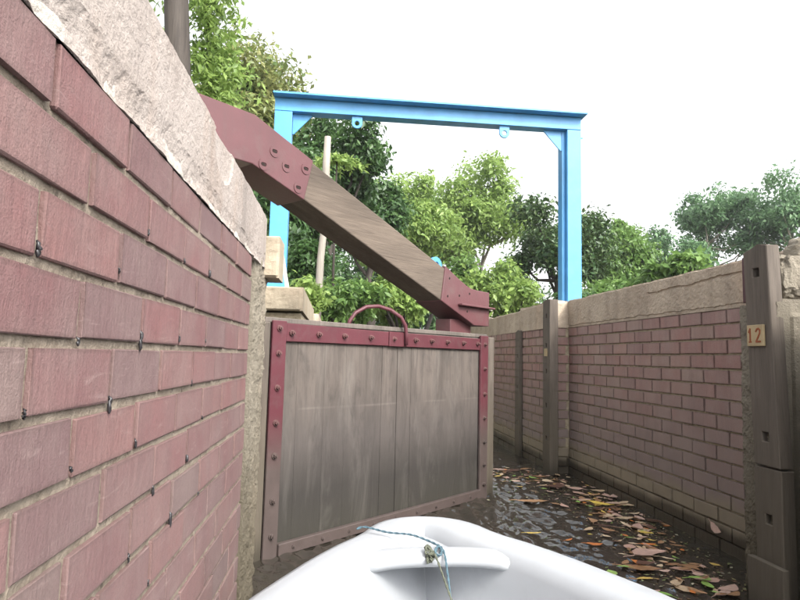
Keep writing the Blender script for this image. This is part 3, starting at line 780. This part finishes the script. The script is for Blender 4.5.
# ------------------------------------------------------------ trees
LEAF = {
 'dark': mat_leaf('leaf_dark_green', [(0, (.020, .050, .018)), (.5, (.042, .095, .030)), (1, (.080, .15, .045))], .3),
 'mid': mat_leaf('leaf_mid_green', [(0, (.045, .10, .028)), (.5, (.10, .19, .048)), (1, (.19, .30, .085))], .4),
 'light': mat_leaf('leaf_light_green', [(0, (.09, .16, .04)), (.5, (.17, .27, .065)), (1, (.30, .41, .12))], .45),
 'yellow': mat_leaf('leaf_yellow_green', [(0, (.045, .09, .026)), (.45, (.10, .165, .045)), (.8, (.20, .24, .07)), (1, (.32, .32, .13))], .38),
 'red': mat_leaf('leaf_olive_russet', [(0, (.022, .055, .022)), (.6, (.050, .105, .036)), (.9, (.080, .135, .045)), (1, (.085, .12, .045))], .28),
 'blue': mat_leaf('leaf_pale_blue_green', [(0, (.05, .11, .055)), (.5, (.09, .175, .08)), (1, (.15, .26, .12))], .35),  # distance haze put into the leaf colour of the far right foliage
}
def leaf_cards(P, Nn, size, asp=.5, droop=.35):
    """one folded four-corner leaf at every point, random heading, biased to face along Nn"""
    k = len(P)
    d = rng.normal(size=(k, 3)); nrm = Nn+.75*rng.normal(size=(k, 3))
    nrm /= np.linalg.norm(nrm, axis=1, keepdims=True)+1e-9
    d -= nrm*(d*nrm).sum(1, keepdims=True); d[:, 2] -= droop; d /= np.linalg.norm(d, axis=1, keepdims=True)+1e-9
    sd = np.cross(d, nrm); sd /= np.linalg.norm(sd, axis=1, keepdims=True)+1e-9
    s = size*rng.uniform(.55, 1.35, (k, 1)); w = s*asp*rng.uniform(.7, 1.2, (k, 1)); fold = .22*w*nrm
    A = P; B = P+d*s*.48+sd*w*.5+fold; C = P+d*s; D = P+d*s*.48-sd*w*.5+fold
    V = np.stack([A, B, C, D], 1).reshape(-1, 3); i = np.arange(k)*4
    F = np.concatenate([np.stack([i, i+1, i+2], 1), np.stack([i, i+2, i+3], 1)])
    return V, F
def crown_points(c, r, lobes, n, fill=.55, flat=.75, sc=1.0):
    """lobes: blobs scattered in the crown ellipsoid; leaves lie in twig clusters near each lobe's surface"""
    c = np.array(c); r = np.array(r)
    u = rng.normal(size=(lobes, 3)); u /= np.linalg.norm(u, axis=1, keepdims=True); u[:, 2] = np.where(u[:, 2] < -.35, -u[:, 2]*.6, u[:, 2])
    lc = c+u*r*rng.uniform(.30, 1.04, (lobes, 1)); lr = r.mean()*rng.uniform(.13, .42, (lobes, 1))*sc
    nt = max(8, n//14); li = rng.integers(0, lobes, nt)
    v = rng.normal(size=(nt, 3)); v /= np.linalg.norm(v, axis=1, keepdims=True)
    tw = lc[li]+v*lr[li]*rng.uniform(fill, 1.08, (nt, 1))*np.array([1, 1, flat])
    ti = rng.integers(0, nt, n)
    P = tw[ti]+rng.normal(size=(n, 3))*(lr[li][ti]*.20+.02)
    Nn = v[ti]*.8+np.array([0, 0, .7])
    return P, Nn, lc
def tree(name, label, x, y, ztop, zcb, r, kind, n, size, trunk=.09, lobes=14, zg=1.2, lean=0, bark='bark', asp=.5, sc=1.0, cat='tree', group=None, droop=.35, fill=.55, ry=None):
    t = empty(name, (x, y, zg), label, cat, group)
    h = ztop-zcb; c = (x+lean, y, (ztop+zcb)/2)
    P, Nn, lc = crown_points(c, (r, ry or r, h/2), lobes, n, fill, .8, sc)
    V, F = leaf_cards(P, Nn, size, asp, droop)
    np_mesh('crown', V, F, LEAF[kind], t)
    m = MB(); top = Vector((x+lean, y, zcb+h*.55)); base = Vector((x, y, zg-.1))
    pts = [base.lerp(top, k/6)+Vector((.10*r*math.sin(k*1.7+x), .08*r*math.cos(k*2.1+y), 0))*(k > 0) for k in range(7)]
    m.tube(pts, [trunk*(1-.12*k) for k in range(7)], 8)
    for q in lc[:min(len(lc), 12)]:
        q = Vector(q); s = pts[random.choice((3, 4, 5))]
        mid = s.lerp(q, .5)+Vector((0, 0, -.05*h)); m.tube([s, mid, q], [trunk*.45, trunk*.28, trunk*.10], 6)
    m.build('trunk', bark, t, smooth=True)
    return t

# tree whose dark trunk leans behind the left coping
nt_ = empty('tree', (-.86, 3.0, 1.2), 'dark trunked tree with drooping bright feathery leaves at the upper left', 'tree')
m = MB(); m.tube([(-.80, 3.0, 1.2), (-.815, 3.0, 1.7), (-.83, 3.0, 2.2), (-.87, 3.0, 2.7), (-.90, 3.0, 3.5), (-1.0, 3.05, 4.4)], [.072, .066, .062, .060, .055, .05], 10)
m.tube([(-.89, 3.0, 3.2), (-.88, 3.3, 3.15), (-.86, 3.6, 2.95), (-.84, 3.7, 2.7)], [.03, .022, .014, .006], 7)
m.tube([(-.90, 3.0, 3.5), (-1.0, 3.3, 3.9), (-1.2, 3.5, 4.2)], [.03, .02, .01], 7)
m.build('trunk', 'bark', nt_, smooth=True)
Ps, Ns = [], []
for (cx, cy, cz, rx, rz, k) in ((-.77, 3.7, 2.50, .075, .16, 700), (-.84, 3.7, 2.72, .12, .18, 800), (-.84, 3.6, 2.95, .08, .14, 500), (-.76, 3.8, 2.32, .10, .10, 260), (-.88, 3.6, 3.1, .25, .25, 1400), (-.66, 3.8, 2.62, .09, .09, 160), (-1.2, 3.4, 3.8, .7, .5, 1500), (-.92, 3.7, 2.5, .18, .3, 1200)):
    tw = np.array([cx, cy, cz])+rng.normal(size=(k//9+1, 3))*np.array([rx, .16, rz])*.62
    ti = rng.integers(0, len(tw), k); Ps.append(tw[ti]+rng.normal(size=(k, 3))*.028); Ns.append(np.tile([0, -.2, 1.0], (k, 1)))
V, F = leaf_cards(np.concatenate(Ps), np.concatenate(Ns), .052, .40, .7); np_mesh('crown', V, F, LEAF['light'], nt_)

tree('tree', 'dense tree with yellowish new leaves behind the left end of the beam', -1.62, 11, 6.45, 2.9, 1.30, 'yellow', 22000, .12, .14, 34, fill=.4)
tree('tree', 'dense dark green tree standing inside the left corner of the gantry', -.12, 10, 5.15, 2.2, .85, 'dark', 13000, .11, .11, 22, fill=.4)
tree('tree', 'dark tree with a lower rounded crown just right of the bare trunk', .62, 11.5, 5.05, 2.0, .62, 'dark', 8000, .12, .10, 16, fill=.4)
tree('tree', 'low dark tree filling the gap under the raised balance beam', -.75, 9, 4.0, 1.4, .95, 'dark', 13000, .11, .10, 22, fill=.4)
tree('tree', 'loose dull green tree between dark crown and the tall pale tree', 1.75, 15, 5.55, 2.0, 1.05, 'light', 12000, .13, .09, 16)
tree('tree', 'grey green tree standing behind the tall pale green tree', 3.30, 21, 7.0, 2.6, 1.75, 'mid', 15000, .16, .10, 26)
tree('tree', 'tall airy pale green tree under the middle of the gantry', 4.55, 18, 6.95, 2.6, 1.60, 'light', 16000, .15, .10, 28, bark='bark_pale')
tree('tree', 'dark olive tree with russet leaves behind the right gantry leg', 4.62, 12, 4.75, 1.4, 1.05, 'red', 17000, .11, .10, 20, fill=.45)
tree('tree', 'round dark green tree right of the right gantry leg', 6.25, 13.5, 4.45, 1.6, 1.0, 'mid', 12000, .12, .09, 18, fill=.45)
tree('tree', 'small pale crowned tree rising above the right coping', 8.05, 16, 4.95, 2.6, .75, 'mid', 6000, .14, .07, 14)
tree('tree', 'sparse hazy tree with thin pale trunks at the right', 14.6, 22, 8.75, 3.6, 1.95, 'blue', 9500, .17, .085, 32, bark='bark_pale', sc=.75)
tree('tree', 'hazy spreading tree at the far right behind the numbered post', 16.7, 20, 8.25, 3.1, 2.3, 'blue', 15000, .17, .10, 36, bark='bark_pale', sc=.75)
tree('tree', 'short bushy tree at the foot of the sparse pale trunks', 12.3, 21, 5.9, 2.4, 1.3, 'blue', 6000, .18, .08, 16, fill=.45)
def shrub(label, x, y, ztop, r, kind, n, size, asp=.5, group=None):
    t = empty('shrub', (x, y, 1.2), label, 'shrub', group); h = ztop-1.15
    P, Nn, lc = crown_points((x, y, 1.15+h*.45), (r, r, h*.55), 14, n, .4, .9)
    V, F = leaf_cards(P, Nn, size, asp, .3); np_mesh('foliage', V, F, LEAF[kind], t)
    m = MB()
    for q in lc[:7]: m.tube([(x, y, 1.1), tuple((Vector(q)+Vector((x, y, 1.1)))*.5), tuple(q)], [.03, .02, .008], 6)
    m.build('stem', 'bark', t, smooth=True)
shrub('bright leafy shrub rising behind the hoop on the gate top', .12, 7, 1.80, .50, 'mid', 4200, .085)
shrub('pale glossy shrub beneath the middle of the balance beam', .85, 8, 2.02, .62, 'light', 5600, .095)
shrub('bright green shrub beside the steel shoe at the beam end', 2.25, 12, 3.10, .95, 'mid', 7500, .12)
shrub('large light green shrub below the tall pale tree', 3.25, 11.2, 2.95, .80, 'light', 6500, .12)
shrub('shaded shrub at the foot of the bare dead trunk', -.48, 7.6, 2.35, .58, 'dark', 5000, .09)
shrub('yellow green shrub left of the bare dead trunk', -.33, 6.2, 1.62, .22, 'light', 1100, .08)
shrub('broad leaved bush showing over the coping of the right wall', 5.30, 9, 2.72, .58, 'mid', 3800, .15, .55)
shrub('low bush between the round dark tree and the broad leaved bush', 4.85, 10.2, 2.75, .55, 'mid', 3600, .13)
shrub('dark bush low beside the right gantry leg', 3.75, 9.3, 2.15, .55, 'dark', 3600, .10)
shrub('pale feathery bush low behind the numbered post', 8.6, 12.5, 3.20, .75, 'blue', 4200, .14)
shrub('green bush above the coping just left of the numbered post', 7.4, 12, 3.05, .80, 'mid', 4600, .14)
# sapling with arching leaflets by the dead trunk
sp = empty('sapling', (-.05, 7, 1.2), 'slender sapling with a tuft of arching light green fronds by the dead trunk', 'sapling')
m = MB(); m.tube([(-.05, 7, 1.1), (-.06, 7, 2.2), (-.06, 7, 3.2)], [.02, .016, .01], 6); m.build('stem', 'bark', sp, smooth=True)
Ps, Ns = [], []
for k in range(11):
    a = 2*math.pi*k/11+.3; L = random.uniform(.26, .36)
    t = np.linspace(.1, 1, 26)[:, None]; d = np.array([math.cos(a), math.sin(a)*.8, 0])
    p = np.array([-.06, 7, 3.18])+d*L*t+np.array([0, 0, 1])*(.16*t-.24*t*t); Ps += [p, p]; Ns += [np.tile([0, 0, 1.], (26, 1))]*2
V, F = leaf_cards(np.concatenate(Ps), np.concatenate(Ns), .075, .4, .5); np_mesh('crown', V, F, LEAF['light'], sp)

# the wood behind, one mass nobody could count
P_, N_ = [], []
for (x0, x1, y, zt0, zt1, n) in ((-8, -1.2, 19, 6.2, 6.0, 11000), (-2, 3.5, 24, 6.4, 6.2, 15000), (2.6, 8.5, 27, 6.0, 5.4, 15000), (7.5, 16, 28, 5.2, 4.6, 12000), (14, 30, 30, 5.8, 7.0, 14000), (-30, -8, 18, 8, 7, 12000)):
    nc = 60; cx = rng.uniform(x0, x1, nc); ct = (zt0+(zt1-zt0)*(cx-x0)/(x1-x0))*rng.uniform(.72, 1.05, nc)
    cz = 1.2+(ct-1.2)*rng.uniform(.1, .88, nc); cyy = y+rng.uniform(-1.5, 1.5, nc); cr = rng.uniform(.5, 1.1, nc)
    ci = rng.integers(0, nc, n); v = rng.normal(size=(n, 3)); v /= np.linalg.norm(v, axis=1, keepdims=True)
    P_.append(np.stack([cx, cyy, cz], 1)[ci]+v*cr[ci][:, None]*rng.uniform(.5, 1.05, (n, 1))); N_.append(v*.8+np.array([0, 0, .7]))
V, F = leaf_cards(np.concatenate(P_), np.concatenate(N_), .24, .55); tag(np_mesh('wood', V, F, LEAF['dark']), kind='stuff')

hz = MB(); hz.box(-420, 420, -420, 920, -2.2, 10.5)
hm = bpy.data.materials.new('haze_air'); hm.use_nodes = True; hm.node_tree.nodes.clear()
pv = hm.node_tree.nodes.new('ShaderNodeVolumePrincipled'); ho = hm.node_tree.nodes.new('ShaderNodeOutputMaterial')
pv.inputs['Color'].default_value = (.93, .96, 1, 1); pv.inputs['Density'].default_value = .0012; pv.inputs['Anisotropy'].default_value = .2
hm.node_tree.links.new(pv.outputs[0], ho.inputs['Volume'])
tag(hz.build('haze', hm), kind='stuff')

# ------------------------------------------------------------ leaves on the water
DL = {'brown': mat_dead('dead_leaf_brown', (0.248, 0.127, 0.063), (0.425, 0.248, 0.133)), 'tan': mat_dead('dead_leaf_tan', (0.531, 0.381, 0.239), (0.672, 0.531, 0.371)),
      'pink': mat_dead('dead_leaf_pinkish', (0.478, 0.292, 0.231), (0.601, 0.425, 0.354)), 'yellow': mat_dead('leaf_yellow', (0.743, 0.549, 0.106), (0.637, 0.442, 0.124)),
      'green': mat_dead('leaf_fallen_green', (0.177, 0.354, 0.062), (0.318, 0.478, 0.124)), 'orange': mat_dead('leaf_orange', (0.743, 0.231, 0.044), (0.566, 0.195, 0.062)), 'dark': mat_dead('leaf_black_brown', (0.079, 0.043, 0.032), (0.150, 0.074, 0.052))}
def leaf_mesh(kind, k):
    rr = random.Random(k*13+len(kind)); asp = rr.uniform(.30, .62); n = 7; curl = rr.uniform(.01, .06); vs_ = []; bend = rr.uniform(-.15, .15)
    for i in range(n+1):
        t = i/n; w = asp*.5*math.sin(math.pi*min(1, t**.8*.98+.01))**.85*(1+.10*rr.uniform(-1, 1))
        y = bend*math.sin(t*3.1); zc = curl*(t-.5)**2*2
        for q in (-1, -.5, 0, .5, 1):
            vs_.append((t-.5, y+w*q, zc+curl*abs(q)**1.6*.55*rr.uniform(.6, 1.3)+.015*rr.uniform(0, 1)))
    fs = [(i*5+j, i*5+j+1, (i+1)*5+j+1, (i+1)*5+j) for i in range(n) for j in range(4)]
    m = MB(); m.add(vs_, fs); m.tube([(-.5, 0, .03), (-.66, .04, .02), (-.78, .05, .01)], [.012, .010, .006], 4)
    me = bpy.data.meshes.new('floating_leaf'); me.from_pydata(m.v, [], m.f); me.materials.append(DL[kind]); return me
LM = {k: [leaf_mesh(k, i) for i in range(5)] for k in DL}
def float_leaf(kind, x, y, size, rz, label, group, z=.006, tilt=.06):
    o = bpy.data.objects.new('floating_leaf', random.choice(LM[kind])); COL.objects.link(o)
    o.location = (x, y, z); o.scale = (size, size*random.uniform(.85, 1.25), size); o.rotation_euler = (random.uniform(-tilt, tilt), random.uniform(-tilt, tilt), rz)
    return tag(o, label, 'leaf', group)
# single leaves one can point at
o = float_leaf('green', 1.475, 2.36, .105, .4, 'large round bright green leaf floating at the foot of the numbered post', None, .012); o.scale.y *= 1.8
float_leaf('green', 1.47, 2.28, .085, 1.4, 'second green leaf tucked against the large one by the numbered post', None, .010)
float_leaf('yellow', 1.005, 2.98, .085, .15, 'lone yellow green leaf floating on open water near the boat rim', None, .010)
float_leaf('orange', 1.14, 2.86, .055, .6, 'small vivid orange leaf on open water near the boat rim', None, .012)
float_leaf('orange', 1.24, 2.80, .085, .1, 'longer dull orange leaf on open water right of the vivid orange one', None, .010)
float_leaf('yellow', 1.62, 3.55, .15, -.7, 'long curled yellow leaf at the edge of the leaf raft by the wall', None, .016)
float_leaf('tan', 1.60, 3.22, .105, .1, 'pale flat rectangular looking leaf beside the brick wall foot', None, .016)
float_leaf('brown', 1.22, 3.62, .20, .05, 'large orange brown leaf lying flat in the middle of the leaf raft', None, .014)
float_leaf('dark', 1.52, 4.02, .14, .2, 'dark red brown curled leaf near the far end of the leaf raft', None, .018)
float_leaf('pink', 1.42, 2.62, .19, .3, 'big pinkish grey lobed leaf floating in front of the numbered post', None, .014)
float_leaf('brown', 1.30, 2.47, .17, -.2, 'reddish brown broad leaf in front of the big pinkish leaf', None, .012)
float_leaf('green', 1.12, 4.42, .09, .0, 'bright green leaf floating near the free end of the gate', None, .012)
o = float_leaf('pink', 1.812, 2.74, .075, .3, 'pale dead leaf stuck to the bricks just above the water', None, .10); o.rotation_euler = (R(82), .4, R(-84))
LBL = {'brown': 'dry brown', 'tan': 'pale tan', 'pink': 'pinkish grey', 'yellow': 'yellow', 'green': 'green', 'orange': 'orange', 'dark': 'blackish rotted'}
def raft_label(k, s, x, y, c):
    size = 'tiny' if s < .040 else 'small' if s < .055 else 'middling' if s < .07 else 'broad'
    side = 'by the brick wall foot' if x > c+.13 else 'on the open water side' if x < c-.13 else 'amid the raft'
    zone = 'before the numbered post' if y < 2.6 else 'in the lower right' if y < 3.1 else 'halfway along' if y < 3.6 else 'past the middle' if y < 4.1 else 'below the corner post'
    return '%s %s leaf %s, %s' % (size, LBL[k], side, zone)
kinds = ['brown']*9+['tan']*6+['pink']*6+['yellow']*2+['green']*3+['orange']*2+['dark']*3
cnt = 0
def raft(y):                                              # inner and outer edge of the raft
    c = np.interp(y, [2.1, 2.5, 3.0, 3.5, 4.0, 4.45, 4.7], [1.40, 1.42, 1.56, 1.60, 1.56, 1.42, 1.22]); w = np.interp(y, [2.1, 2.5, 3.0, 3.5, 4.0, 4.45, 4.7], [.13, .20, .17, .20, .26, .36, .35]); return c, w
while cnt < 285:
    y = random.uniform(2.15, 4.72); c, w = raft(y); x = random.gauss(c, w*.62)
    if x > (1.79 if y < 4.5 else 1.62) or x < .9: continue
    if y < 2.15 and x > 1.46: continue
    k = random.choice(kinds); s = random.choice((.038, .048, .06, .075, .105))*(1 if k not in ('green', 'yellow', 'orange') else .7)
    float_leaf(k, x, y, s, random.uniform(0, 6.28), raft_label(k, s, x, y, c), k+' leaves in the floating raft', .004+.012*random.random()); cnt += 1
# crumbs, stalks and scraps between them
P = []
for _ in range(1100):
    y = random.uniform(2.1, 4.75); c, w = raft(y); x = random.gauss(c, w*.9)
    if x < (1.80 if y < 4.5 else 1.63) and x > .75: P.append((x, y, .004+.004*random.random()))
P = np.array(P); V, F = leaf_cards(P, np.tile([0, 0, 2.5], (len(P), 1)), .022, .45, 0)
V[:, 2] = np.abs(V[:, 2]-.006)*.35+.003
def mat_scrap():
    t = NT('leaf_scraps'); ri = t.n('ShaderNodeNewGeometry').outputs['Random Per Island']
    return t.done(t.ramp(ri, [(0, (.05, .03, .02)), (.3, (.16, .09, .05)), (.6, (.28, .20, .12)), (.85, (.15, .19, .06)), (1, (.42, .38, .30))]), .6, .4)
tag(np_mesh('leaf_scraps', V, F, mat_scrap()), kind='stuff')
